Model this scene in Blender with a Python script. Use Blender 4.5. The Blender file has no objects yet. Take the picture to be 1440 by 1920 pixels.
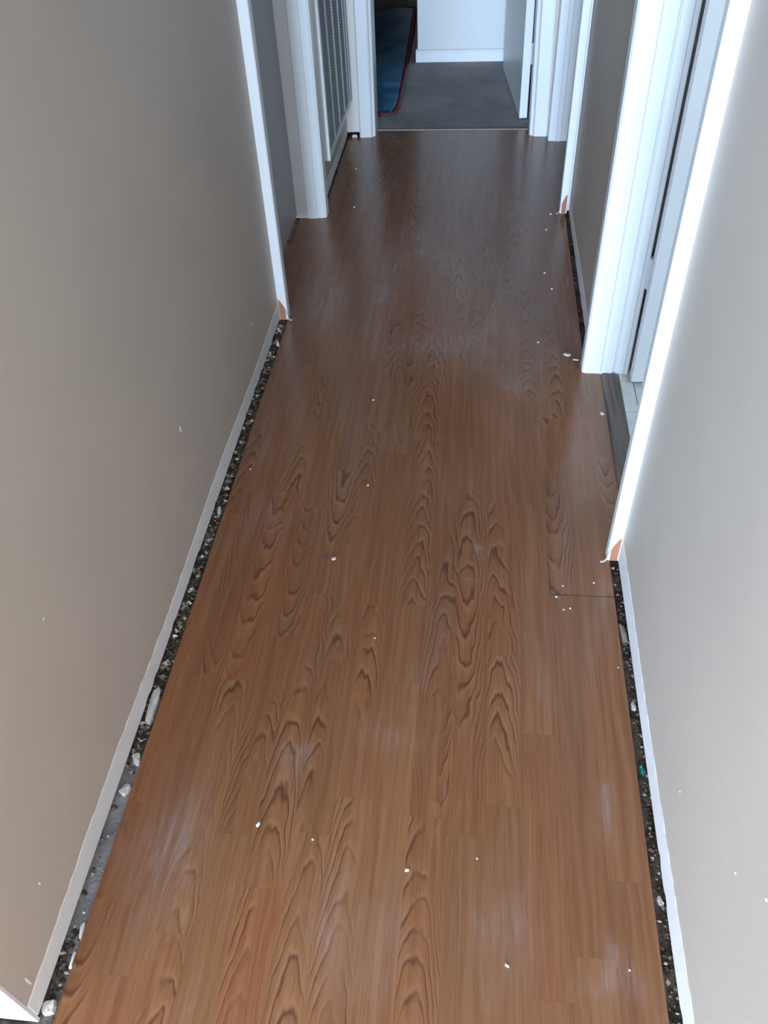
import bpy, bmesh, math, random
from mathutils import Matrix, Vector
random.seed(7)
S = bpy.context.scene
C = S.collection

# ------------------------------------------------------------------ camera
PITCH, YAW, ROLL, FPX = map(float, (math.radians(44.7389), math.radians(-8.0141), math.radians(-3.4272), 1537.76))
cp, sp = math.cos(PITCH), math.sin(PITCH)
fwd = Vector((math.sin(YAW) * cp, math.cos(YAW) * cp, -sp))
r0 = Vector((math.cos(YAW), -math.sin(YAW), 0))
u0 = r0.cross(fwd)
right = math.cos(ROLL) * r0 + math.sin(ROLL) * u0
up = -math.sin(ROLL) * r0 + math.cos(ROLL) * u0
cam = bpy.data.cameras.new('camera')
camo = bpy.data.objects.new('camera', cam)
C.objects.link(camo)
cam.sensor_fit = 'VERTICAL'
cam.sensor_height = 24.0
cam.sensor_width = 18.0
cam.lens = FPX / 1920 * 24.0
cam.clip_start = 0.02
cam.clip_end = 60
M = Matrix.Identity(4)
for i in range(3):
    M[i][0], M[i][1], M[i][2] = right[i], up[i], -fwd[i]
M[0][3], M[1][3], M[2][3] = 0, 0, 1.5
camo.matrix_world = M
S.camera = camo

# ------------------------------------------------------------------ world, lights, exposure
W = bpy.data.worlds.new('world')
S.world = W
W.use_nodes = True
bg = W.node_tree.nodes['Background']
bg.inputs['Color'].default_value = (1.0, 0.94, 0.885, 1)
bg.inputs['Strength'].default_value = 1.08

def area(name, loc, target, sx, sy, power, col):
    l = bpy.data.lights.new(name, 'AREA')
    l.shape = 'RECTANGLE'
    l.size, l.size_y, l.energy, l.color = sx, sy, power, col
    o = bpy.data.objects.new(name, l)
    C.objects.link(o)
    o.location = loc
    d = Vector(target) - Vector(loc)
    o.rotation_euler = d.to_track_quat('-Z', 'Y').to_euler()
    return o

# the patio door of the room behind the photographer
area('patio_door_daylight', (-0.75, -13.0, 1.5), (-0.12, 4.0, 0.6), 3.2, 2.4, 1850, (0.55, 0.75, 1.0))
# side window of that room, left of the hall entrance
area('side_window_daylight', (-2.4, -2.7, 1.15), (0.30, 0.9, 0.4), 2.2, 1.6, 128, (0.42, 0.69, 1.0))
# added fill lamp inside the bathroom, brightens its open door
area('bathroom_fill', (1.15, 0.64, 1.45), (0.75, 2.08, 0.8), 0.5, 0.8, 11, (0.62, 0.83, 1.0))

vs = S.view_settings
vs.view_transform = 'Standard'
vs.look = 'None'
vs.gamma = 1
vs.use_curve_mapping = False
vs.exposure = 0.97

# ------------------------------------------------------------------ node helpers
def newmat(name):
    m = bpy.data.materials.new(name)
    m.use_nodes = True
    nt = m.node_tree
    b = nt.nodes['Principled BSDF']
    return m, nt, b

class N:
    def __init__(s, nt):
        s.nt = nt
    def new(s, t, **kw):
        n = s.nt.nodes.new(t)
        for k, v in kw.items():
            setattr(n, k, v)
        return n
    def put(s, sock, v):
        if isinstance(v, (int, float)):
            sock.default_value = v
        elif isinstance(v, (tuple, list)):
            sock.default_value = v
        else:
            s.nt.links.new(v, sock)
    def math(s, op, a, b=None, c=None, clamp=False):
        n = s.new('ShaderNodeMath', operation=op, use_clamp=clamp)
        s.put(n.inputs[0], a)
        if b is not None: s.put(n.inputs[1], b)
        if c is not None: s.put(n.inputs[2], c)
        return n.outputs[0]
    def noise(s, vec, scale=1.0, detail=2.0, rough=0.5, dist=0.0):
        n = s.new('ShaderNodeTexNoise')
        if vec is not None: s.put(n.inputs['Vector'], vec)
        n.inputs['Scale'].default_value = scale
        n.inputs['Detail'].default_value = detail
        n.inputs['Roughness'].default_value = rough
        n.inputs['Distortion'].default_value = dist
        return n.outputs['Fac']
    def comb(s, x, y, z):
        n = s.new('ShaderNodeCombineXYZ')
        for i, v in enumerate((x, y, z)):
            s.put(n.inputs[i], v)
        return n.outputs[0]
    def sep(s, v):
        n = s.new('ShaderNodeSeparateXYZ')
        s.put(n.inputs[0], v)
        return n.outputs
    def mix(s, f, a, b, mode='MIX'):
        n = s.new('ShaderNodeMix', data_type='RGBA', blend_type=mode)
        s.put(n.inputs[0], f)
        s.put(n.inputs[6], a)
        s.put(n.inputs[7], b)
        return n.outputs[2]
    def ramp(s, f, lo, hi, a=0.0, b=1.0):
        n = s.new('ShaderNodeMapRange', interpolation_type='SMOOTHSTEP')
        s.put(n.inputs[0], f)
        for i, v in enumerate((lo, hi, a, b)):
            n.inputs[i + 1].default_value = v
        return n.outputs[0]
    def pos(s):
        return s.new('ShaderNodeNewGeometry').outputs['Position']
    def bump(s, h, strength, dist):
        n = s.new('ShaderNodeBump')
        n.inputs['Strength'].default_value = strength
        n.inputs['Distance'].default_value = dist
        s.put(n.inputs['Height'], h)
        return n.outputs[0]

def rgb(r, g, b):
    return (r, g, b, 1.0)

def painted(name, col, rough, var=0.06, bump=0.12, scale=140, spec=0.5):
    m, nt, b = newmat(name)
    n = N(nt)
    p = n.pos()
    f = n.noise(p, 2.3, 3, 0.55)
    dk = tuple(c * (1 - var) for c in col)
    lt = tuple(min(1, c * (1 + var)) for c in col)
    n.put(b.inputs['Base Color'], n.mix(n.ramp(f, 0.3, 0.7), rgb(*dk), rgb(*lt)))
    b.inputs['Roughness'].default_value = rough
    b.inputs['Specular IOR Level'].default_value = spec
    n.put(b.inputs['Normal'], n.bump(n.noise(p, scale, 3, 0.6), bump, 0.002))
    return m

MAT = {}
MAT['wall'] = painted('wall_paint', (0.53, 0.46, 0.395), 0.5, 0.03, 0.10, 160)
MAT['unpainted'] = painted('unpainted_plaster', (0.76, 0.735, 0.72), 0.8, 0.08, 0.3, 60)
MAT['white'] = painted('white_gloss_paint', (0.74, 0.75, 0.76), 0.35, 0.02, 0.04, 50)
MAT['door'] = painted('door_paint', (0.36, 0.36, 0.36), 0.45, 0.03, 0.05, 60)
MAT['cream'] = painted('cream_wall_paint', (0.70, 0.67, 0.61), 0.6, 0.03, 0.1, 120)
MAT['backwall'] = painted('pale_wall_paint', (0.66, 0.66, 0.65), 0.6, 0.03, 0.1, 120)
MAT['ceiling'] = painted('ceiling_paint', (0.75, 0.74, 0.72), 0.9, 0.02, 0.2, 80)
MAT['raw_wood'] = painted('raw_pine', (0.36, 0.14, 0.08), 0.7, 0.2, 0.3, 90)
MAT['chip'] = painted('white_paint_chip', (0.70, 0.68, 0.65), 0.75, 0.06, 0.3, 300)
MAT['plaster'] = painted('plaster_lump', (0.55, 0.53, 0.51), 0.85, 0.12, 0.6, 90)
MAT['board_scrap'] = painted('old_wood_scrap', (0.34, 0.30, 0.25), 0.85, 0.3, 0.6, 90)
MAT['teal'] = painted('teal_scrap', (0.02, 0.16, 0.15), 0.5, 0.2, 0.3, 90)
MAT['grille'] = painted('grille_enamel', (0.40, 0.41, 0.42), 0.45, 0.03, 0.05, 60)
MAT['grille_slat'] = painted('grille_slat_enamel', (0.26, 0.28, 0.29), 0.5, 0.04, 0.05, 60)
MAT['dark_duct'] = painted('dark_duct', (0.05, 0.055, 0.06), 0.8, 0.1, 0.1, 40)
MAT['hinge'] = painted('painted_hinge', (0.62, 0.64, 0.66), 0.4, 0.05, 0.1, 60)
MAT['edge_strip'] = painted('tan_edge_strip', (0.30, 0.25, 0.21), 0.6, 0.3, 0.3, 40)
MAT['red_border'] = painted('tarp_red_edge', (0.16, 0.022, 0.035), 0.55, 0.15, 0.3, 60)

# threshold strip
m, nt, b = newmat('threshold_vinyl'); n = N(nt)
p = n.sep(n.pos())
st = n.noise(n.comb(n.math('MULTIPLY', p[0], 90), n.math('MULTIPLY', p[1], 4), 0), 1, 3)
n.put(b.inputs['Base Color'], n.mix(n.ramp(st, 0.3, 0.7), rgb(0.085, 0.06, 0.05), rgb(0.15, 0.11, 0.095)))
b.inputs['Roughness'].default_value = 0.38
MAT['threshold'] = m

# tile and grout
m, nt, b = newmat('white_tile'); n = N(nt)
f = n.noise(n.pos(), 14, 4, 0.6, 0.6)
n.put(b.inputs['Base Color'], n.mix(n.ramp(f, 0.35, 0.7), rgb(0.62, 0.64, 0.61), rgb(0.72, 0.73, 0.70)))
b.inputs['Roughness'].default_value = 0.3
MAT['tile'] = m
MAT['grout'] = painted('tile_grout', (0.36, 0.37, 0.36), 0.9, 0.1, 0.3, 200)

# carpets
def carpet(name, a, c, scale):
    m, nt, b = newmat(name); n = N(nt)
    p = n.pos()
    f = n.noise(p, scale, 4, 0.7)
    g = n.noise(p, 3.0, 3, 0.55)
    t = n.math('ADD', n.math('MULTIPLY', f, 0.5), n.math('MULTIPLY', g, 0.5))
    n.put(b.inputs['Base Color'], n.mix(n.ramp(t, 0.32, 0.68), rgb(*a), rgb(*c)))
    b.inputs['Roughness'].default_value = 0.95
    b.inputs['Specular IOR Level'].default_value = 0.15
    n.put(b.inputs['Normal'], n.bump(f, 0.9, 0.006))
    return m
MAT['carpet'] = carpet('brown_carpet', (0.24, 0.24, 0.25), (0.47, 0.44, 0.43), 170)
MAT['tan_carpet'] = carpet('tan_carpet', (0.20, 0.16, 0.12), (0.38, 0.32, 0.26), 260)

# bare subfloor
m, nt, b = newmat('bare_subfloor'); n = N(nt)
p = n.pos()
f = n.noise(p, 26, 5, 0.7, 0.5)
g = n.noise(p, 5, 2, 0.5)
c1 = n.mix(n.ramp(f, 0.35, 0.68), rgb(0.028, 0.020, 0.015), rgb(0.17, 0.14, 0.11))
ps = n.sep(p)
# bare grey concrete shows along the left wall near the hall entrance
cf = n.math('MULTIPLY', n.ramp(ps[0], -0.3, -0.5), n.math('MULTIPLY', n.ramp(ps[1], 0.84, 0.70), n.ramp(ps[1], 0.30, 0.44)))
c2 = n.mix(n.math('MULTIPLY', cf, n.ramp(g, 0.25, 0.5)), c1, rgb(0.30, 0.31, 0.33))
n.put(b.inputs['Base Color'], c2)
b.inputs['Roughness'].default_value = 0.9
n.put(b.inputs['Normal'], n.bump(f, 1.0, 0.01))
MAT['subfloor'] = m

# loose debris, random tone on each crumb
m, nt, b = newmat('debris'); n = N(nt)
ri = n.new('ShaderNodeNewGeometry').outputs['Random Per Island']
rp = n.new('ShaderNodeValToRGB')
n.put(rp.inputs[0], ri)
e = rp.color_ramp.elements
e[0].position = 0.0; e[0].color = rgb(0.025, 0.018, 0.013)
e[1].position = 1.0; e[1].color = rgb(0.75, 0.72, 0.68)
for pp, cc in ((0.35, (0.055, 0.04, 0.028)), (0.6, (0.11, 0.095, 0.08)), (0.8, (0.20, 0.18, 0.155)), (0.92, (0.42, 0.38, 0.32))):
    q = e.new(pp); q.color = rgb(*cc)
n.put(b.inputs['Base Color'], rp.outputs[0])
b.inputs['Roughness'].default_value = 0.9
MAT['debris'] = m

# blue tarp
m, nt, b = newmat('blue_tarp'); n = N(nt)
f = n.noise(n.pos(), 9, 3, 0.5)
n.put(b.inputs['Base Color'], n.mix(f, rgb(0.022, 0.14, 0.27), rgb(0.05, 0.24, 0.42)))
b.inputs['Roughness'].default_value = 0.38
n.put(b.inputs['Normal'], n.bump(n.noise(n.pos(), 30, 3), 0.25, 0.01))
MAT['tarp'] = m

# wood-look laminate: each strip draws its own figure from its object colour
def laminate():
    m, nt, b = newmat('oak_laminate'); n = N(nt)
    P = n.pos()
    oi = n.new('ShaderNodeObjectInfo')
    c = n.new('ShaderNodeSeparateColor')
    n.put(c.inputs[0], oi.outputs['Color'])
    R, G, B = c.outputs[0], c.outputs[1], c.outputs[2]
    RND = oi.outputs['Random']
    loc = n.sep(oi.outputs['Location'])
    p = n.sep(P)
    seed = n.math('MULTIPLY', RND, 57.0)
    lx = n.math('SUBTRACT', p[0], loc[0])
    ly = n.math('SUBTRACT', p[1], loc[1])
    # slow wander of the figure
    w1 = n.math('SUBTRACT', n.noise(n.comb(n.math('MULTIPLY', p[0], 18), n.math('MULTIPLY', p[1], 5.5), seed), 1, 2.0, 0.55), 0.5)
    w2 = n.math('SUBTRACT', n.noise(n.comb(n.math('MULTIPLY', p[0], 42), n.math('MULTIPLY', p[1], 11), n.math('ADD', seed, 9.1)), 1, 2.0, 0.5), 0.5)
    # R: how far off centre the heart lies; G: where the cathedral tip lies; B: direction and steepness
    cx = n.math('MULTIPLY', n.math('SUBTRACT', R, 0.5), 0.30)
    dx = n.math('ADD', n.math('SUBTRACT', lx, cx), n.math('MULTIPLY', w1, 0.020))
    tilt = n.math('MULTIPLY', n.math('SUBTRACT', B, 0.5), 0.62)
    dz = n.math('MULTIPLY', n.math('SUBTRACT', ly, n.math('MULTIPLY', n.math('SUBTRACT', G, 0.5), 0.6)), tilt)
    # parabolic cathedral: depth along the length, width squared across
    r = n.math('ADD', n.math('ADD', dz, n.math('MULTIPLY', n.math('MULTIPLY', dx, dx), 24.0)), n.math('MULTIPLY', w2, 0.020))
    r = n.math('ADD', r, n.math('MULTIPLY', w1, 0.030))
    ph = n.math('MULTIPLY', r, 2 * math.pi / 0.0150)
    s = n.math('ADD', n.math('MULTIPLY', n.math('SINE', ph), 0.5), 0.5)
    line = n.math('POWER', s, 6.0)
    s2 = n.math('ADD', n.math('MULTIPLY', n.math('SINE', n.math('ADD', ph, -1.1)), 0.5), 0.5)
    halo = n.math('POWER', s2, 3.0)
    amp = n.ramp(n.noise(n.comb(n.math('MULTIPLY', p[0], 14), n.math('MULTIPLY', p[1], 3.2), n.math('ADD', seed, 3.3)), 1, 2, 0.5), 0.40, 0.60)
    # figure strong near the heart, weak on plain sawn strips
    near = n.ramp(n.math('ABSOLUTE', n.math('SUBTRACT', lx, cx)), 0.075, 0.03)
    amp2 = n.math('MULTIPLY', amp, n.math('ADD', n.math('MULTIPLY', near, 0.92), 0.08))
    # straight fine pores and broader straight bands
    fine = n.noise(n.comb(n.math('MULTIPLY', p[0], 330), n.math('MULTIPLY', p[1], 5), seed), 1, 3, 0.6)
    band = n.noise(n.comb(n.math('ADD', n.math('MULTIPLY', p[0], 75), n.math('MULTIPLY', w1, 2.0)), n.math('MULTIPLY', p[1], 2.0), n.math('ADD', seed, 5)), 1, 3, 0.6)
    base = n.mix(n.ramp(band, 0.30, 0.72), rgb(0.198, 0.080, 0.032), rgb(0.272, 0.122, 0.055))
    base = n.mix(n.math('MULTIPLY', n.ramp(fine, 0.42, 0.68), 0.30), base, rgb(0.34, 0.16, 0.075))
    base = n.mix(n.math('MULTIPLY', halo, n.math('MULTIPLY', amp2, 0.40)), base, rgb(0.40, 0.205, 0.108))
    base = n.mix(n.math('MULTIPLY', line, n.math('MULTIPLY', amp2, 0.85)), base, rgb(0.085, 0.029, 0.012))
    # tone of the strip
    tone = n.math('ADD', 0.87, n.math('MULTIPLY', RND, 0.14))
    t2 = n.math('FRACT', n.math('MULTIPLY', RND, 17.3))
    warm = n.mix(t2, rgb(1.0, 0.90, 0.84), rgb(0.97, 1.0, 0.98))
    base = n.mix(1.0, base, warm, 'MULTIPLY')
    base = n.mix(1.0, base, n.comb(tone, tone, tone), 'MULTIPLY')
    # plaster dust: faint overall film, cloudy patches, scuffs swept along the hall
    cl = n.noise(n.comb(n.math('MULTIPLY', p[0], 4.6), n.math('MULTIPLY', p[1], 1.9), 2.0), 1, 4, 0.6, 0.5)
    sm = n.noise(n.comb(n.math('MULTIPLY', p[0], 26), n.math('MULTIPLY', p[1], 6), 4.0), 1, 4, 0.65, 1.2)
    trafficked = n.ramp(p[1], 1.7, 2.6)
    d1 = n.math('MULTIPLY', n.ramp(cl, 0.52, 0.78), n.math('ADD', 0.16, n.math('MULTIPLY', trafficked, 0.20)))
    d2 = n.math('MULTIPLY', n.ramp(sm, 0.60, 0.78), n.math('ADD', 0.10, n.math('MULTIPLY', trafficked, 0.25)))
    film = n.math('ADD', 0.02, n.math('MULTIPLY', trafficked, 0.08))
    # single smudges of plaster dust: x, y, half width, half length, strength
    sp_ = None
    qx = n.math('ADD', p[0], n.math('MULTIPLY', n.math('SUBTRACT', n.noise(n.comb(n.math('MULTIPLY', p[0], 16), n.math('MULTIPLY', p[1], 9), 1.5), 1, 3, 0.6), 0.5), 0.12))
    qy = n.math('ADD', p[1], n.math('MULTIPLY', n.math('SUBTRACT', n.noise(n.comb(n.math('MULTIPLY', p[0], 14), n.math('MULTIPLY', p[1], 7), 6.5), 1, 3, 0.6), 0.5), 0.22))
    for (sx, sy, hw, hl, k) in ((-0.53, 0.60, 0.055, 0.13, 0.42), (-0.325, 0.80, 0.030, 0.035, 0.34), (0.280, 0.735, 0.022, 0.05, 0.45), (0.045, 1.372, 0.022, 0.03, 0.45),
                                (0.285, 0.425, 0.035, 0.035, 0.40), (0.095, 0.50, 0.05, 0.07, 0.28), (-0.20, 0.47, 0.05, 0.09, 0.15), (-0.54, 2.53, 0.09, 0.17, 0.42), (-0.325, 2.62, 0.035, 0.25, 0.42),
                                (-0.57, 1.85, 0.06, 0.30, 0.16), (0.36, 1.80, 0.06, 0.26, 0.12), (-0.10, 2.28, 0.16, 0.07, 0.30), (-0.20, 3.0, 0.10, 0.20, 0.26), (0.10, 2.75, 0.12, 0.12, 0.22),
                                (-0.13, 0.86, 0.06, 0.04, 0.22), (-0.52, 1.45, 0.07, 0.10, 0.18), (-0.46, 3.5, 0.10, 0.35, 0.25)):
        ex = n.math('POWER', n.math('DIVIDE', n.math('SUBTRACT', qx, sx), hw), 2.0)
        ey = n.math('POWER', n.math('DIVIDE', n.math('SUBTRACT', qy, sy), hl), 2.0)
        gsn = n.math('MULTIPLY', n.math('EXPONENT', n.math('MULTIPLY', n.math('ADD', ex, ey), -1.0)), k)
        sp_ = gsn if sp_ is None else n.math('ADD', sp_, gsn)
    streak = n.noise(n.comb(n.math('MULTIPLY', p[0], 60), n.math('MULTIPLY', p[1], 7), 8.0), 1, 4, 0.65, 0.6)
    sp_ = n.math('MULTIPLY', sp_, n.ramp(streak, 0.32, 0.68, 0.12, 0.95))
    dust = n.math('ADD', n.math('ADD', n.math('ADD', d1, d2), film), sp_, clamp=True)
    col = n.mix(dust, base, rgb(0.36, 0.315, 0.33))
    n.put(b.inputs['Base Color'], col)
    ro = n.math('ADD', 0.16, n.math('MULTIPLY', dust, 0.30))
    ro = n.math('ADD', ro, n.math('MULTIPLY', n.math('SUBTRACT', sm, 0.5), 0.12))
    n.put(b.inputs['Roughness'], ro)
    b.inputs['Specular IOR Level'].default_value = 0.45
    h = n.math('ADD', n.math('MULTIPLY', fine, 0.4), n.math('MULTIPLY', line, -0.3))
    n.put(b.inputs['Normal'], n.bump(h, 0.12, 0.0012))
    return m
MAT['laminate'] = laminate()

# ------------------------------------------------------------------ mesh helpers
def mesh_from(bm, name, mat, bevel=0.0, seg=2, smooth=False):
    if bevel > 0:
        bmesh.ops.bevel(bm, geom=list(bm.edges), offset=bevel, segments=seg, affect='EDGES', profile=0.5)
    bmesh.ops.recalc_face_normals(bm, faces=bm.faces)
    me = bpy.data.meshes.new(name)
    bm.to_mesh(me)
    bm.free()
    me.materials.append(MAT[mat])
    if smooth:
        for p in me.polygons: p.use_smooth = True
    return me

def link(me, name, parent=None, label=None, cat=None, kind=None, group=None):
    o = bpy.data.objects.new(name, me)
    C.objects.link(o)
    if parent is not None: o.parent = parent
    if label: o['label'] = label
    if cat: o['category'] = cat
    if kind: o['kind'] = kind
    if group: o['group'] = group
    return o

def addbox(bm, x0, x1, y0, y1, z0, z1, lean=0.0):
    v = [bm.verts.new((x + lean * z, y, z)) for z in (z0, z1) for y in (y0, y1) for x in (x0, x1)]
    for f in ((0, 2, 3, 1), (4, 5, 7, 6), (0, 1, 5, 4), (2, 6, 7, 3), (0, 4, 6, 2), (1, 3, 7, 5)):
        bm.faces.new([v[i] for i in f])

def box(name, x0, x1, y0, y1, z0, z1, mat, parent=None, bevel=0.0, lean=0.0, **kw):
    bm = bmesh.new()
    addbox(bm, x0, x1, y0, y1, z0, z1, lean)
    return link(mesh_from(bm, name, mat, bevel), name, parent, **kw)

def prism(name, poly, z0, z1, mat, parent=None, bevel=0.0, lean=0.0, **kw):
    """extrude a plan outline (x, y) from z0 up to z1"""
    bm = bmesh.new()
    lo = [bm.verts.new((x + lean * z0, y, z0)) for x, y in poly]
    hi = [bm.verts.new((x + lean * z1, y, z1)) for x, y in poly]
    bm.faces.new(lo); bm.faces.new(hi)
    k = len(poly)
    for i in range(k):
        bm.faces.new((lo[i], lo[(i + 1) % k], hi[(i + 1) % k], hi[i]))
    return link(mesh_from(bm, name, mat, bevel), name, parent, **kw)

STR = dict(kind='structure')
HC = 2.42          # ceiling height
LL = 0.012         # left walls stand slightly out of plumb

# ------------------------------------------------------------------ floor
base = box('floor', -0.80, 0.60, -0.25, 4.14, -0.05, -0.012, 'subfloor', label='brown wood-look laminate hallway floor with plaster dust and cut edges', cat='floor', **STR)
edges = [-0.632, -0.588, -0.516, -0.444, -0.372, -0.300, -0.228, -0.156, -0.084, -0.012, 0.060, 0.132, 0.204, 0.276, 0.350]
fixed = {1: [1.556], 2: [1.564], 4: [1.215], 5: [1.83, 1.03], 7: [1.198, 0.982, 0.704], 6: [2.19], 8: [2.2, 0.955, 0.69], 9: [2.2, 0.66, 1.29],
         10: [1.548], 11: [1.55, 0.88], 12: [1.249, 1.91], 13: [1.249, 0.60, 1.914], 3: [0.63, 1.87]}
bm = bmesh.new()
addbox(bm, -0.5, 0.5, -0.5, 0.5, -0.010, 0.0)
plank_mesh = mesh_from(bm, 'plank', 'laminate')
YEND = 4.138
figure = random.Random(21)
def plank(x0, x1, y0, y1, col=None, gx=0.00003, gy=0.00005):
    o = link(plank_mesh, 'plank', base)
    o.location = ((x0 + x1) / 2, (y0 + y1) / 2, 0)
    o.scale = (x1 - x0 - 2 * gx, y1 - y0 - 2 * gy, 1)
    if col is None:
        cath = figure.random() < 0.58
        R = 0.5 + figure.uniform(-0.07, 0.07) if cath else 0.5 + figure.choice((-1, 1)) * figure.uniform(0.30, 0.5)
        B = 0.5 + figure.choice((-1, 1)) * figure.uniform(0.26, 0.48)
        col = (R, figure.uniform(0.2, 0.8), B, 1)
    o.color = col
    return o
npl = 0
for k in range(14):
    x0, x1 = edges[k], edges[k + 1]
    js = sorted(fixed.get(k, []))
    ys = [-0.22]
    for j in js + [YEND]:
        a = ys[-1]
        span = j - a
        cnt = max(1, round(span / figure.uniform(0.40, 0.62)))
        if cnt > 1:
            off = [figure.uniform(-0.09, 0.09) for _ in range(cnt - 1)]
            ys += [a + span * (i + 1) / cnt + off[i] for i in range(cnt - 1)]
        ys.append(j)
    for a, c2 in zip(ys[:-1], ys[1:]):
        gx = 0.0003
        plank(x0, x1, a, c2)
        npl += 1
# short strips that run into the three doorways
for y0, y1 in ((1.375, 1.74), (1.74, 2.136)):
    plank(0.350, 0.396, y0, y1)
for y0, y1 in ((2.475, 2.86), (2.86, 3.183)):
    plank(-0.722, -0.632, y0, y1)
for y0, y1 in ((3.285, 3.62), (3.62, 3.988)):
    plank(0.350, 0.430, y0, y1)
# open joints between whole boards
def joint(x0, x1, y0, y1):
    return box('joint_gap', x0, x1, y0, y1, -0.004, 0.0002, 'subfloor', base)
joint(0.2030, 0.2050, 1.249, 1.345)
joint(0.2030, 0.3500, 1.2475, 1.2500)

# ------------------------------------------------------------------ left side
wl = box('wall_left_near', -0.775, -0.660, 0.306, 2.42, 0.007, HC, 'wall', lean=LL, label='long greige left hall wall in front of the closed left door', cat='wall', **STR)
def strip(parent, x, out, y0, y1, h, lean, seed):
    """pale unpainted strip where the baseboard was pulled off; ragged upper edge"""
    rr = random.Random(seed)
    bm = bmesh.new()
    k = int((y1 - y0) / 0.018)
    t = 0.0012 * out
    rows = []
    for i in range(k + 1):
        y = y0 + (y1 - y0) * i / k
        top = h + rr.uniform(-0.002, 0.002) + 0.005 * math.sin(y * 7 + seed)
        bot = 0.0066 + (rr.uniform(0, 0.008) if rr.random() < 0.12 else 0)
        rows.append([bm.verts.new((x + a + lean * z, y, z)) for a, z in ((-t, bot), (t, bot), (t, top - 0.001), (-t, top))])
    for p, q in zip(rows[:-1], rows[1:]):
        for j in range(4):
            bm.faces.new((p[j], p[(j + 1) % 4], q[(j + 1) % 4], q[j]))
    bm.faces.new(rows[0]); bm.faces.new(rows[-1])
    return link(mesh_from(bm, 'unpainted_strip', 'unpainted'), 'unpainted_strip', parent, label='pale unpainted strip left by the removed baseboard')
strip(wl, -0.660, 1, 0.307, 2.418, 0.062, LL, 3)

trim_n = [0]
def trim(label, poly, z1, mat='white', z0=0.0, bevel=0.003, lean=0.0):
    trim_n[0] += 1
    return prism('trim_%d' % trim_n[0], poly, z0, z1, mat, bevel=bevel, lean=lean, label=label, cat='door trim', **STR)

# near end of the left wall: white jamb
tj = trim('white jamb board on the near end of the left wall', [(-0.790, 0.300), (-0.6598, 0.300), (-0.6598, 0.306), (-0.790, 0.306)], HC - 0.01, z0=-0.008, bevel=0.0006, lean=LL)
# near casing of the left doorway: its edge faces the entrance
def near_casing(label, xw, out, y, w, t, lean=0.0):
    """casing on a hall wall at plane xw; its first edge at y faces the camera; out = direction into the hall"""
    xf = xw + out * t
    poly = [(xw - out * 0.004, y), (xf - out * 0.004, y), (xf, y + 0.004), (xf, y + w * 0.6), (xf - out * 0.006, y + w), (xw - out * 0.115, y + w), (xw - out * 0.115, y + w - 0.02), (xw - out * 0.004, y + w - 0.02)]
    o = trim(label, poly, 2.1, bevel=0.0015, z0=0.001, lean=lean)
    # bare wood where the baseboard used to butt against it
    bm = bmesh.new()
    pts = [(xw, 0.003), (xw + out * (t - 0.007), 0.003), (xw + out * (t - 0.006), 0.034), (xw + out * (t - 0.009), 0.050), (xw + out * 0.006, 0.073), (xw, 0.080)]
    f0 = [bm.verts.new((x + lean * z, y - 0.0008, z)) for x, z in pts]
    f1 = [bm.verts.new((x + lean * z, y + 0.001, z)) for x, z in pts]
    bm.faces.new(f0); bm.faces.new(f1)
    for i in range(len(pts)):
        j = (i + 1) % len(pts)
        bm.faces.new((f0[i], f0[j], f1[j], f1[i]))
    link(mesh_from(bm, 'bare_wood_patch', 'raw_wood'), 'bare_wood_patch', o, label='orange bare wood where the baseboard met the casing')
    # torn sliver of paint at the foot
    bm = bmesh.new()
    prof = [(xf - out * 0.006, y - 0.001, 0.045), (xf - out * 0.002, y - 0.003, 0.026), (xf + out * 0.001, y - 0.004, 0.010), (xf + out * 0.007, y - 0.006, 0.0035), (xf + out * 0.016, y - 0.008, 0.0045)]
    a = [bm.verts.new((px, py - 0.0025, pz)) for px, py, pz in prof]
    c = [bm.verts.new((px, py + 0.0025, pz)) for px, py, pz in prof]
    for i in range(len(prof) - 1):
        bm.faces.new((a[i], a[i + 1], c[i + 1], c[i]))
    me = mesh_from(bm, 'paint_sliver', 'chip')
    s = link(me, 'paint_sliver', o)
    md = s.modifiers.new('thickness', 'SOLIDIFY'); md.thickness = 0.0015
    return o
near_casing('bright white casing edge beside the closed left door, nearest the camera', -0.658, 1, 2.412, 0.060, 0.028, LL)

# closed door in the left doorway
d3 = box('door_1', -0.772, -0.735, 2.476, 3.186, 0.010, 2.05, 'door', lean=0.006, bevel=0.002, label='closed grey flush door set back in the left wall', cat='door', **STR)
# far jamb of the left doorway with stop and casing
tj2 = trim('white door jamb post standing out from the left wall', [(-0.775, 3.186), (-0.690, 3.186), (-0.690, 3.180), (-0.650, 3.180), (-0.648, 3.186), (-0.622, 3.186), (-0.612, 3.194), (-0.610, 3.235), (-0.616, 3.245), (-0.64, 3.245), (-0.64, 3.21), (-0.775, 3.21)], 2.1, bevel=0.0012, lean=0.008)
# wall with the return-air grille
wf = box('wall_left_far', -0.755, -0.640, 3.240, 4.060, 0.012, HC, 'wall', lean=0.006, label='greige left wall stretch that carries the air grille', cat='wall', **STR)
strip(wf, -0.640, 1, 3.25, 4.05, 0.055, 0.006, 9)
lintel = box('wall_left_header', -0.775, -0.660, 2.42, 3.24, 2.10, HC, 'wall', lean=LL, label='wall above the closed left door', cat='wall', **STR)

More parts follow.
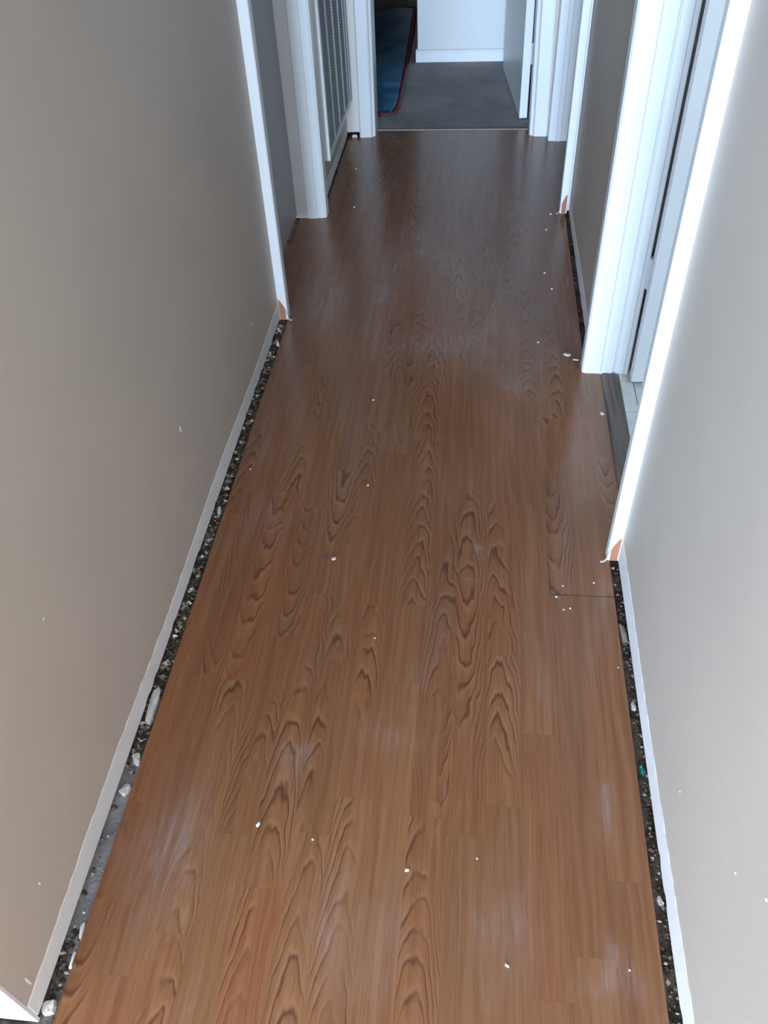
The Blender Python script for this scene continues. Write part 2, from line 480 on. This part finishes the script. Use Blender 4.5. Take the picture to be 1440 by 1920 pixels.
# return-air grille
g = bpy.data.objects.new('air_grille', None)
C.objects.link(g)
g.location = (-0.62, 3.68, 0.17)
g['label'] = 'tall framed return-air grille with vertical ribs on the left wall'
g['category'] = 'air grille'
GZ0, GZ1, GY0, GY1 = 0.170, 1.42, 3.335, 4.052
def gpart(name, x0, x1, y0, y1, z0, z1, mat, bevel=0.001, **kw):
    o = box(name, x0 + 0.62, x1 + 0.62, y0 - 3.68, y1 - 3.68, z0 - 0.17, z1 - 0.17, mat, g, bevel, **kw)
    return o
gpart('frame_stile', -0.634, -0.602, GY0, GY0 + 0.030, GZ0, GZ1, 'white', 0.003)
gpart('frame_stile', -0.634, -0.604, GY1 - 0.030, GY1, GZ0, GZ1, 'grille', 0.003)
gpart('frame_rail', -0.634, -0.604, GY0 + 0.030, GY1 - 0.030, GZ0, GZ0 + 0.016, 'white', 0.002)
gpart('frame_rail', -0.634, -0.604, GY0 + 0.030, GY1 - 0.030, GZ1 - 0.03, GZ1, 'white', 0.002)
gpart('backing', -0.636, -0.632, GY0 + 0.01, GY1 - 0.01, GZ0 + 0.01, GZ1 - 0.01, 'dark_duct', 0)
for yy in (3.545, 3.700, 3.855, 3.985):
    gpart('rib', -0.630, -0.608, yy - 0.004, yy + 0.004, GZ0 + 0.016, GZ1 - 0.03, 'grille', 0.001)
bm = bmesh.new()
z = GZ0 + 0.022
while z < GZ1 - 0.035:
    y0, y1 = GY0 + 0.030, GY1 - 0.030
    a = [(-0.630, z + 0.009), (-0.612, z), (-0.612, z + 0.0015), (-0.630, z + 0.0105)]
    lo = [bm.verts.new((x + 0.62, y0 - 3.68, zz - 0.17)) for x, zz in a]
    hi = [bm.verts.new((x + 0.62, y1 - 3.68, zz - 0.17)) for x, zz in a]
    for i in range(4):
        bm.faces.new((lo[i], lo[(i + 1) % 4], hi[(i + 1) % 4], hi[i]))
    bm.faces.new(lo); bm.faces.new(hi)
    z += 0.0115
link(mesh_from(bm, 'louver_blades', 'grille_slat'), 'louver_blades', g, kind='stuff')

# ------------------------------------------------------------------ right side
wr = box('wall_right_near', 0.370, 0.480, -0.25, 1.395, 0.007, HC, 'wall', label='long pale right hall wall in front of the bathroom doorway', cat='wall', **STR)
strip(wr, 0.370, -1, -0.24, 1.365, 0.070, 0.0, 5)
near_casing('bright white casing edge at the near side of the bathroom doorway', 0.367, -1, 1.362, 0.045, 0.025)
wm = box('wall_right_middle', 0.366, 0.480, 2.150, 3.262, 0.007, HC, 'wall', label='short grey right wall between the two right-hand doorways', cat='wall', **STR)
strip(wm, 0.366, -1, 2.19, 3.235, 0.060, 0.0, 8)
near_casing('white casing edge at the far end of the short right wall', 0.352, -1, 3.230, 0.050, 0.025)
hd = box('wall_right_header', 0.370, 0.480, 1.395, 2.150, 2.10, HC, 'wall', label='wall above the bathroom doorway', cat='wall', **STR)
# far jamb of the bathroom doorway: casing return, jamb with stop
trim('white stepped door jamb and casing of the bathroom doorway', [(0.338, 2.146), (0.343, 2.139), (0.352, 2.137), (0.391, 2.137), (0.395, 2.131), (0.406, 2.131), (0.430, 2.135), (0.434, 2.143), (0.4355, 2.143), (0.437, 2.138), (0.462, 2.137), (0.466, 2.141), (0.4665, 2.138), (0.476, 2.138), (0.476, 2.160), (0.366, 2.160), (0.366, 2.192), (0.344, 2.194), (0.338, 2.186)], 2.1, bevel=0.0006, z0=-0.004)
# open bathroom door, hinged on that jamb
d1 = box('door_2', 0.4785, 1.20, 2.080, 2.115, 0.012, 2.05, 'white', bevel=0.0015, label='white bathroom door swung open into the bathroom', cat='door', **STR)
for z in (0.30, 1.05, 1.80):
    bm = bmesh.new()
    bmesh.ops.create_cone(bm, cap_ends=True, segments=12, radius1=0.0065, radius2=0.0065, depth=0.09, matrix=Matrix.Translation((0.4775, 2.124, z + 0.045)))
    addbox(bm, 0.4764, 0.4784, 2.090, 2.124, z, z + 0.09)
    link(mesh_from(bm, 'hinge', 'hinge'), 'hinge', d1)
# threshold
bm = bmesh.new()
prof = [(0.3955, -0.010), (0.3955, 0.0030), (0.400, 0.0060), (0.412, 0.0065), (0.418, 0.0045), (0.428, 0.0055), (0.440, 0.0035), (0.447, 0.0005), (0.447, -0.010)]
lo = [bm.verts.new((x, 1.372, z)) for x, z in prof]
hi = [bm.verts.new((x, 2.1305, z)) for x, z in prof]
for i in range(len(prof)):
    j = (i + 1) % len(prof)
    bm.faces.new((lo[i], lo[j], hi[j], hi[i]))
bm.faces.new(lo); bm.faces.new(hi)
trim_n[0] += 1
link(mesh_from(bm, 'trim_%d' % trim_n[0], 'threshold'), 'trim_%d' % trim_n[0], label='dark reducer strip between the laminate and the bathroom tiles', cat='threshold', **STR)
# bathroom floor with tiles
bf = box('floor_bathroom', 0.447, 1.60, 0.60, 2.95, -0.05, -0.004, 'grout', label='white tiled bathroom floor behind the dark threshold', cat='floor', **STR)
bm = bmesh.new()
addbox(bm, -0.5, 0.5, -0.5, 0.5, -0.006, 0.0)
tile_mesh = mesh_from(bm, 'tile', 'tile')
xs = [0.449, 0.489, 0.640, 0.791, 0.942, 1.093, 1.244]
for i in range(len(xs) - 1):
    for j in range(10):
        y0 = 0.892 + 0.151 * j
        t = link(tile_mesh, 'tile', bf)
        t.location = ((xs[i] + xs[i + 1]) / 2, y0 + 0.0755, 0)
        t.scale = (xs[i + 1] - xs[i] - 0.003, 0.148, 1)
box('wall_bathroom_back', 1.60, 1.70, 0.50, 3.05, -0.01, HC, 'backwall', label='pale far wall of the bathroom', cat='wall', **STR)
box('wall_bathroom_near', 0.48, 1.60, 0.50, 0.60, -0.01, HC, 'backwall', label='pale near wall of the bathroom', cat='wall', **STR)
box('wall_bathroom_far', 0.48, 1.60, 2.95, 3.05, -0.01, HC, 'backwall', label='pale wall behind the bathroom door', cat='wall', **STR)

# second right doorway: closed door and far jamb
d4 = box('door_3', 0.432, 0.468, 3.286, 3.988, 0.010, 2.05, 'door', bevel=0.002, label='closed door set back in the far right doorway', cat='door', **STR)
hd2 = box('wall_right_far_header', 0.352, 0.480, 3.285, 3.99, 2.10, HC, 'wall', label='wall above the far right doorway', cat='wall', **STR)
trim('greyish white jamb of the second right doorway', [(0.314, 3.994), (0.318, 3.989), (0.349, 3.989), (0.352, 3.984), (0.372, 3.984), (0.374, 3.989), (0.480, 3.989), (0.480, 4.010), (0.340, 4.010), (0.340, 4.052), (0.318, 4.052), (0.314, 4.046)], 2.1, bevel=0.0008)

# ------------------------------------------------------------------ end of the hall
we = box('wall_end_left', -0.755, -0.560, 4.062, 4.175, 0.020, HC, 'cream', lean=0.006, label='narrow cream wall stub left of the end doorway', cat='wall', **STR)
box('wall_end_right', 0.300, 0.480, 4.062, 4.175, 0.0, HC, 'wall', label='wall stub right of the end doorway', cat='wall', **STR)
box('wall_end_header', -0.560, 0.300, 4.062, 4.175, 2.10, HC, 'wall', label='wall above the end doorway', cat='wall', **STR)
trim('bright white left casing and jamb of the end doorway', [(-0.578, 4.070), (-0.578, 4.048), (-0.572, 4.042), (-0.526, 4.044), (-0.518, 4.048), (-0.516, 4.056), (-0.505, 4.060), (-0.502, 4.066), (-0.502, 4.175), (-0.56, 4.175), (-0.56, 4.070)], 2.1, bevel=0.0012, lean=0.012)
trim('bluish white right casing and jamb of the end doorway', [(0.312, 4.062), (0.312, 4.046), (0.304, 4.042), (0.252, 4.046), (0.245, 4.056), (0.232, 4.060), (0.229, 4.066), (0.229, 4.175), (0.300, 4.175), (0.300, 4.062)], 2.1, bevel=0.0012, lean=-0.018)
# open end door
d2 = box('door_4', 0.0, 0.038, 0.0, 0.765, 0.008, 2.05, 'white', bevel=0.002, lean=-0.006, label='open white door turned into the far room, hinged at the right', cat='door', **STR)
d2.location = (0.186, 4.258, 0)
d2.rotation_euler = (0, 0, math.radians(5.6))
for z in (0.25, 1.05, 1.80):
    bm = bmesh.new()
    bmesh.ops.create_cone(bm, cap_ends=True, segments=12, radius1=0.006, radius2=0.006, depth=0.09, matrix=Matrix.Translation((0.0415, 0.000, z + 0.045)))
    link(mesh_from(bm, 'hinge', 'hinge'), 'hinge', d2)

# pale edge strip where laminate meets carpet
trim_n[0] += 1
box('trim_%d' % trim_n[0], -0.50, 0.226, 4.134, 4.143, -0.005, 0.0032, 'edge_strip', bevel=0.001, label='thin tan edge strip between the laminate and the far carpet', cat='threshold', **STR)

# far room
cf = box('floor_far_room', -1.60, 1.50, 4.142, 7.40, -0.05, 0.001, 'carpet', label='dark brown carpet of the room beyond the end doorway', cat='floor', **STR)
wb = box('wall_back', -0.375, 1.50, 5.185, 5.30, -0.01, HC, 'backwall', label='pale back wall facing the hall beyond the end doorway', cat='wall', **STR)
bm = bmesh.new()
prof = [(5.1845, 0.0), (5.171, 0.0), (5.171, 0.048), (5.176, 0.060), (5.1845, 0.066)]
ends = [(-0.386, ), (1.48, )]
lo = [bm.verts.new((-0.386, y, z)) for y, z in prof]
hi = [bm.verts.new((1.48, y, z)) for y, z in prof]
for i in range(len(prof)):
    j = (i + 1) % len(prof)
    bm.faces.new((lo[i], lo[j], hi[j], hi[i]))
bm.faces.new(lo); bm.faces.new(hi)
addbox(bm, -0.386, -0.3755, 5.1845, 5.30, 0.0, 0.062)
link(mesh_from(bm, 'baseboard_back', 'white'), 'baseboard_back', label='white baseboard along the pale back wall', cat='baseboard', **STR)
box('wall_far_right', 1.50, 1.60, 4.0, 7.4, -0.01, HC, 'backwall', label='right wall of the far room', cat='wall', **STR)
box('wall_far_left', -1.70, -1.60, 4.0, 7.4, -0.01, HC, 'wall', label='left wall of the dark far room', cat='wall', **STR)
box('wall_far_end', -1.70, 1.60, 7.40, 7.50, -0.01, HC, 'wall', label='dark end wall of the far room', cat='wall', **STR)
box('wall_far_front_left', -1.60, -0.755, 4.062, 4.175, -0.01, HC, 'wall', label='front wall of the far room on the left', cat='wall', **STR)
box('wall_far_front_right', 0.480, 1.50, 4.062, 4.175, -0.01, HC, 'wall', label='front wall of the far room on the right', cat='wall', **STR)
box('ceiling', -1.70, 1.70, -0.25, 7.5, HC, HC + 0.08, 'ceiling', label='white ceiling over the hall and far room', cat='ceiling', **STR)
# room behind the photographer
box('floor_entrance_room', -3.2, -0.665, -3.8, 0.285, -0.05, -0.002, 'tan_carpet', label='tan carpet of the room left of the hall entrance', cat='floor', **STR)
box('floor_entrance', -0.665, 2.2, -3.8, -0.26, -0.05, -0.002, 'tan_carpet', label='tan carpet in front of the hall entrance', cat='floor', **STR)
box('wall_entrance', -3.2, -0.792, 0.312, 0.43, -0.01, HC, 'wall', label='wall of the entrance room left of the hall', cat='wall', **STR)

# ------------------------------------------------------------------ blue tarp on the far carpet
tp = bpy.data.objects.new('tarp', None)
C.objects.link(tp)
tp.location = (-0.7, 4.33, 0)
tp['label'] = 'blue plastic tarp with a red border on the dark carpet'
tp['category'] = 'tarp'
tr = random.Random(4)
def redge(y):
    pts = [(4.33, -0.425), (4.42, -0.405), (4.55, -0.402), (4.76, -0.408), (5.0, -0.412), (5.45, -0.425), (5.8, -0.432), (6.3, -0.45)]
    for (a, b2), (c2, d) in zip(pts[:-1], pts[1:]):
        if y <= c2:
            return b2 + (d - b2) * (y - a) / (c2 - a)
    return pts[-1][1]
def th(x, y):
    f1 = 0.016 * math.exp(-((y - 4.745 - 0.05 * (x + 0.5)) / 0.030) ** 2)
    f2 = 0.010 * math.exp(-((y - 4.60 + 0.5 * (x + 0.5)) / 0.03) ** 2)
    f3 = 0.008 * (1 + math.sin(7 * x + 5.1 * y)) + 0.004 * math.sin(19 * x - 13 * y)
    return 0.006 + f1 + f2 + abs(f3) * 0.8
bm = bmesh.new()
NX, NY = 30, 90
grid = []
for j in range(NY + 1):
    y = 4.335 + 1.95 * j / NY
    xr = redge(y) - 0.022
    row = []
    for i in range(NX + 1):
        x = -1.15 + (xr + 1.15) * i / NX
        row.append(bm.verts.new((x + 0.7, y - 4.33, th(x, y))))
    grid.append(row)
for j in range(NY):
    for i in range(NX):
        bm.faces.new((grid[j][i], grid[j][i + 1], grid[j + 1][i + 1], grid[j + 1][i]))
sh = link(mesh_from(bm, 'sheet', 'tarp', smooth=True), 'sheet', tp)
md = sh.modifiers.new('thickness', 'SOLIDIFY'); md.thickness = 0.002
def border(pts, w0, w1):
    bm = bmesh.new()
    rows = []
    for (x, y), (nx, ny) in pts:
        rows.append([bm.verts.new((x + nx * w + 0.7, y + ny * w - 4.33, th(x, y) + 0.003 - 0.004 * q)) for q, w in enumerate((w0, w1))])
    for p, q in zip(rows[:-1], rows[1:]):
        bm.faces.new((p[0], p[1], q[1], q[0]))
    o = link(mesh_from(bm, 'border', 'red_border', smooth=True), 'border', tp)
    md = o.modifiers.new('thickness', 'SOLIDIFY'); md.thickness = 0.003
ys = [4.335 + 1.95 * j / NY for j in range(NY + 1)]
border([((redge(y) - 0.022, y), (1, 0)) for y in ys], -0.010, 0.016)
border([((-1.15 + (-0.425 - 0.022 + 1.15) * i / NX, 4.337), (0, -1)) for i in range(NX + 1)], -0.012, 0.016)

# ------------------------------------------------------------------ rubble in the gaps along the walls
def crumb(bm, x, y, z, s, rr, flat=1.0):
    vs_ = []
    for dx, dy, dz in ((1, 0, 0), (-1, 0, 0), (0, 1, 0), (0, -1, 0), (0, 0, 1), (0, 0, -1)):
        k = s * rr.uniform(0.5, 1.3)
        vs_.append(bm.verts.new((x + dx * k + rr.uniform(-.3, .3) * s, y + dy * k + rr.uniform(-.3, .3) * s, z + (dz * k + rr.uniform(-.3, .3) * s) * flat)))
    for f in ((0, 2, 4), (2, 1, 4), (1, 3, 4), (3, 0, 4), (2, 0, 5), (1, 2, 5), (3, 1, 5), (0, 3, 5)):
        bm.faces.new([vs_[i] for i in f])
def rubble(label, x0, x1, y0, y1, cnt, seed, skip=None, smin=0.0012, smax=0.0055):
    rr = random.Random(seed)
    bm = bmesh.new()
    for _ in range(cnt):
        y = rr.uniform(y0, y1)
        if skip and skip[0] < y < skip[1] and rr.random() < 0.85: continue
        s = smin + (smax - smin) * rr.random() ** 2.6
        crumb(bm, rr.uniform(x0 + s, x1 - s), y, -0.012 + s * 0.6, s, rr, 0.75)
    o = link(mesh_from(bm, 'rubble', 'debris'), 'rubble', label=label, cat='rubble', kind='stuff')
rubble('dark crumbs and plaster grit in the gap along the left wall', -0.668, -0.636, 0.33, 2.40, 1500, 11, (0.44, 0.74), 0.0015, 0.0095)
rubble('dark crumbs in the gap along the near right wall', 0.354, 0.376, 0.20, 1.35, 700, 12, None, 0.001, 0.0055)
rubble('dark crumbs in the gap along the short right wall', 0.354, 0.364, 2.20, 3.22, 300, 13, None, 0.001, 0.003)

# single larger scraps: (name, category, material, label, x, y, z, length, width, height, turn)
def scrap(name, cat, mat, label, x, y, z, L, Wd, Hh, rot, seed, group=None):
    rr = random.Random(seed)
    bm = bmesh.new()
    k = 9
    outl = []
    for i in range(k):
        a = 2 * math.pi * i / k
        q = rr.uniform(0.78, 1.08)
        ca, sa = math.cos(a), math.sin(a)
        sx = math.copysign(abs(ca) ** 0.6, ca) * Wd / 2 * q
        sy = math.copysign(abs(sa) ** 0.6, sa) * L / 2 * q
        outl.append((sx, sy))
    lo = [bm.verts.new((px, py, 0)) for px, py in outl]
    hi = [bm.verts.new((px * 0.86, py * 0.92, Hh * rr.uniform(0.75, 1.1))) for px, py in outl]
    ct = bm.verts.new((0, 0, Hh * 1.08))
    bm.faces.new(lo)
    for i in range(k):
        j = (i + 1) % k
        bm.faces.new((lo[i], lo[j], hi[j], hi[i]))
        bm.faces.new((hi[i], hi[j], ct))
    o = link(mesh_from(bm, name, mat), name, label=label, cat=cat, group=group)
    o.location = (x, y, z)
    o.rotation_euler = (0, 0, rot)
    return o
scrap('plaster_shard', 'plaster shard', 'plaster', 'long white plaster shard lying in the left wall gap', -0.648, 0.893, -0.012, 0.095, 0.022, 0.012, 0.06, 1)
scrap('plaster_lump', 'plaster lump', 'chip', 'rounded white lump at the near end of the left wall gap', -0.651, 0.322, -0.012, 0.024, 0.021, 0.014, 0.2, 2)
scrap('plaster_crumb', 'plaster crumb', 'plaster', 'cream plaster crumb below the long shard in the left gap', -0.644, 0.768, -0.012, 0.03, 0.02, 0.011, 0.4, 3)
scrap('plaster_crumb', 'plaster crumb', 'plaster', 'dull grey crumb in the left gap beside bare concrete', -0.647, 0.705, -0.012, 0.026, 0.02, 0.01, -0.5, 4)
scrap('plaster_crumb', 'plaster crumb', 'chip', 'small bright white crumb in the far part of the left gap', -0.642, 2.275, -0.012, 0.022, 0.009, 0.012, 0.3, 5)
scrap('plaster_crumb', 'plaster crumb', 'plaster', 'pale elongated crumb halfway along the left wall gap', -0.648, 1.485, -0.012, 0.034, 0.011, 0.010, 0.2, 6)
scrap('paint_chip', 'paint chip', 'chip', 'white edge chip at the floor edge near the left entrance', -0.637, 0.440, -0.011, 0.034, 0.009, 0.011, 0.1, 7)
scrap('paint_chip', 'paint chip', 'chip', 'narrow white chip along the cut floor edge by the left wall', -0.637, 0.395, -0.011, 0.03, 0.006, 0.011, 0.0, 8)
scrap('wood_scrap', 'wood scrap', 'board_scrap', 'pale wood scrap wedged in the right wall gap by the casing', 0.3605, 1.150, -0.012, 0.060, 0.016, 0.009, 0.1, 9)
scrap('plastic_scrap', 'scrap', 'teal', 'small teal scrap in the near right wall gap', 0.363, 0.822, -0.012, 0.020, 0.011, 0.009, 0.3, 10)
scrap('plaster_crumb', 'plaster crumb', 'plaster', 'pale crumb in the near right wall gap beyond the teal scrap', 0.362, 0.965, -0.012, 0.022, 0.011, 0.007, 0.1, 11)
scrap('plaster_crumb', 'plaster crumb', 'plaster', 'pale crumb in the near right wall gap before the teal scrap', 0.363, 0.575, -0.012, 0.018, 0.011, 0.007, 0.4, 12)
scrap('plaster_crumb', 'plaster crumb', 'chip', 'white fragment under the cream stub left of the end doorway', -0.603, 4.048, 0.001, 0.012, 0.030, 0.012, 0.1, 13)

# paint chips lying on the laminate
def chip(label, x, y, L, Wd, rot, seed, h=0.0018):
    scrap('paint_chip', 'paint chip', 'chip', label, x, y, 0.0002, L, Wd, h, rot, seed)
chip('bright oval white chip on the left foreground planks', -0.367, 0.651, 0.0095, 0.0062, -0.4, 20, 0.003)
chip('square white chip in the middle of the foreground floor', -0.080, 0.589, 0.0050, 0.0090, 0.2, 21, 0.003)
chip('white chip on the right foreground planks nearest the camera', 0.097, 0.447, 0.0045, 0.0085, -0.5, 22, 0.0025)
chip('white chip on the left centre planks above the grey scuff', -0.319, 1.329, 0.009, 0.012, 0.4, 23)
chip('small white chip in the centre near the cathedral grain', -0.264, 1.598, 0.007, 0.006, 0.3, 24)
chip('large flat white flake before the bathroom door jamb', 0.300, 2.234, 0.014, 0.024, -0.35, 25, 0.003)
chip('thin white flake touching the bathroom door jamb', 0.325, 2.207, 0.006, 0.020, -0.1, 26)
chip('pinkish white flake in the bathroom doorway beside the dark strip', 0.382, 1.936, 0.014, 0.011, 0.5, 27)
chip('pale flake on the floor by the far right casing', 0.293, 3.228, 0.014, 0.010, 0.2, 28, 0.003)
for i, (x, y) in enumerate(((0.234, 1.276), (0.307, 1.290), (0.217, 1.242), (0.232, 1.205), (0.247, 1.210), (0.339, 1.054), (0.297, 0.457), (-0.259, 0.631),
                            (-0.598, 1.646), (0.212, 2.302), (-0.192, 1.097), (0.045, 0.620), (0.250, 2.752), (-0.290, 1.974), (-0.511, 3.284), (-0.55, 3.675), (0.27, 3.09), (0.271, 2.64))):
    s = 0.0020 + 0.0016 * ((i * 7) % 5) / 5 + 0.0012 * y
    scrap('crumb', 'crumb', 'chip', 'tiny pale crumb scattered on the brown laminate', x, y, 0.0002, s, s * 1.25, s * 0.4, i, 40 + i, 'tiny crumbs on the laminate')

# flecks of bare plaster on the walls
def fleck(parent, x, y, z, w, h, out, lean=0.0):
    bm = bmesh.new()
    k = 8
    f0 = [bm.verts.new((x + lean * z + out * 0.0008, y + w / 2 * math.cos(2 * math.pi * i / k), z + h / 2 * math.sin(2 * math.pi * i / k))) for i in range(k)]
    f1 = [bm.verts.new((x + lean * z - out * 0.0008, v.co.y, v.co.z)) for v in f0]
    bm.faces.new(f0); bm.faces.new(f1)
    for i in range(k):
        bm.faces.new((f0[i], f0[(i + 1) % k], f1[(i + 1) % k], f1[i]))
    link(mesh_from(bm, 'plaster_fleck', 'unpainted'), 'plaster_fleck', parent)
for y, z, w, h in ((1.407, 0.334, 0.006, 0.016), (0.737, 0.495, 0.004, 0.004), (0.453, 0.172, 0.003, 0.008), (2.078, 0.191, 0.006, 0.008), (0.335, 0.085, 0.004, 0.03)):
    fleck(wl, -0.660, y, z, w, h, 1, LL)
for y, z, w, h in ((0.402, 0.477, 0.005, 0.005), (0.468, 0.388, 0.004, 0.004), (0.676, 0.198, 0.004, 0.004)):
    fleck(wr, 0.370, y, z, w, h, -1)
print('planks', npl)
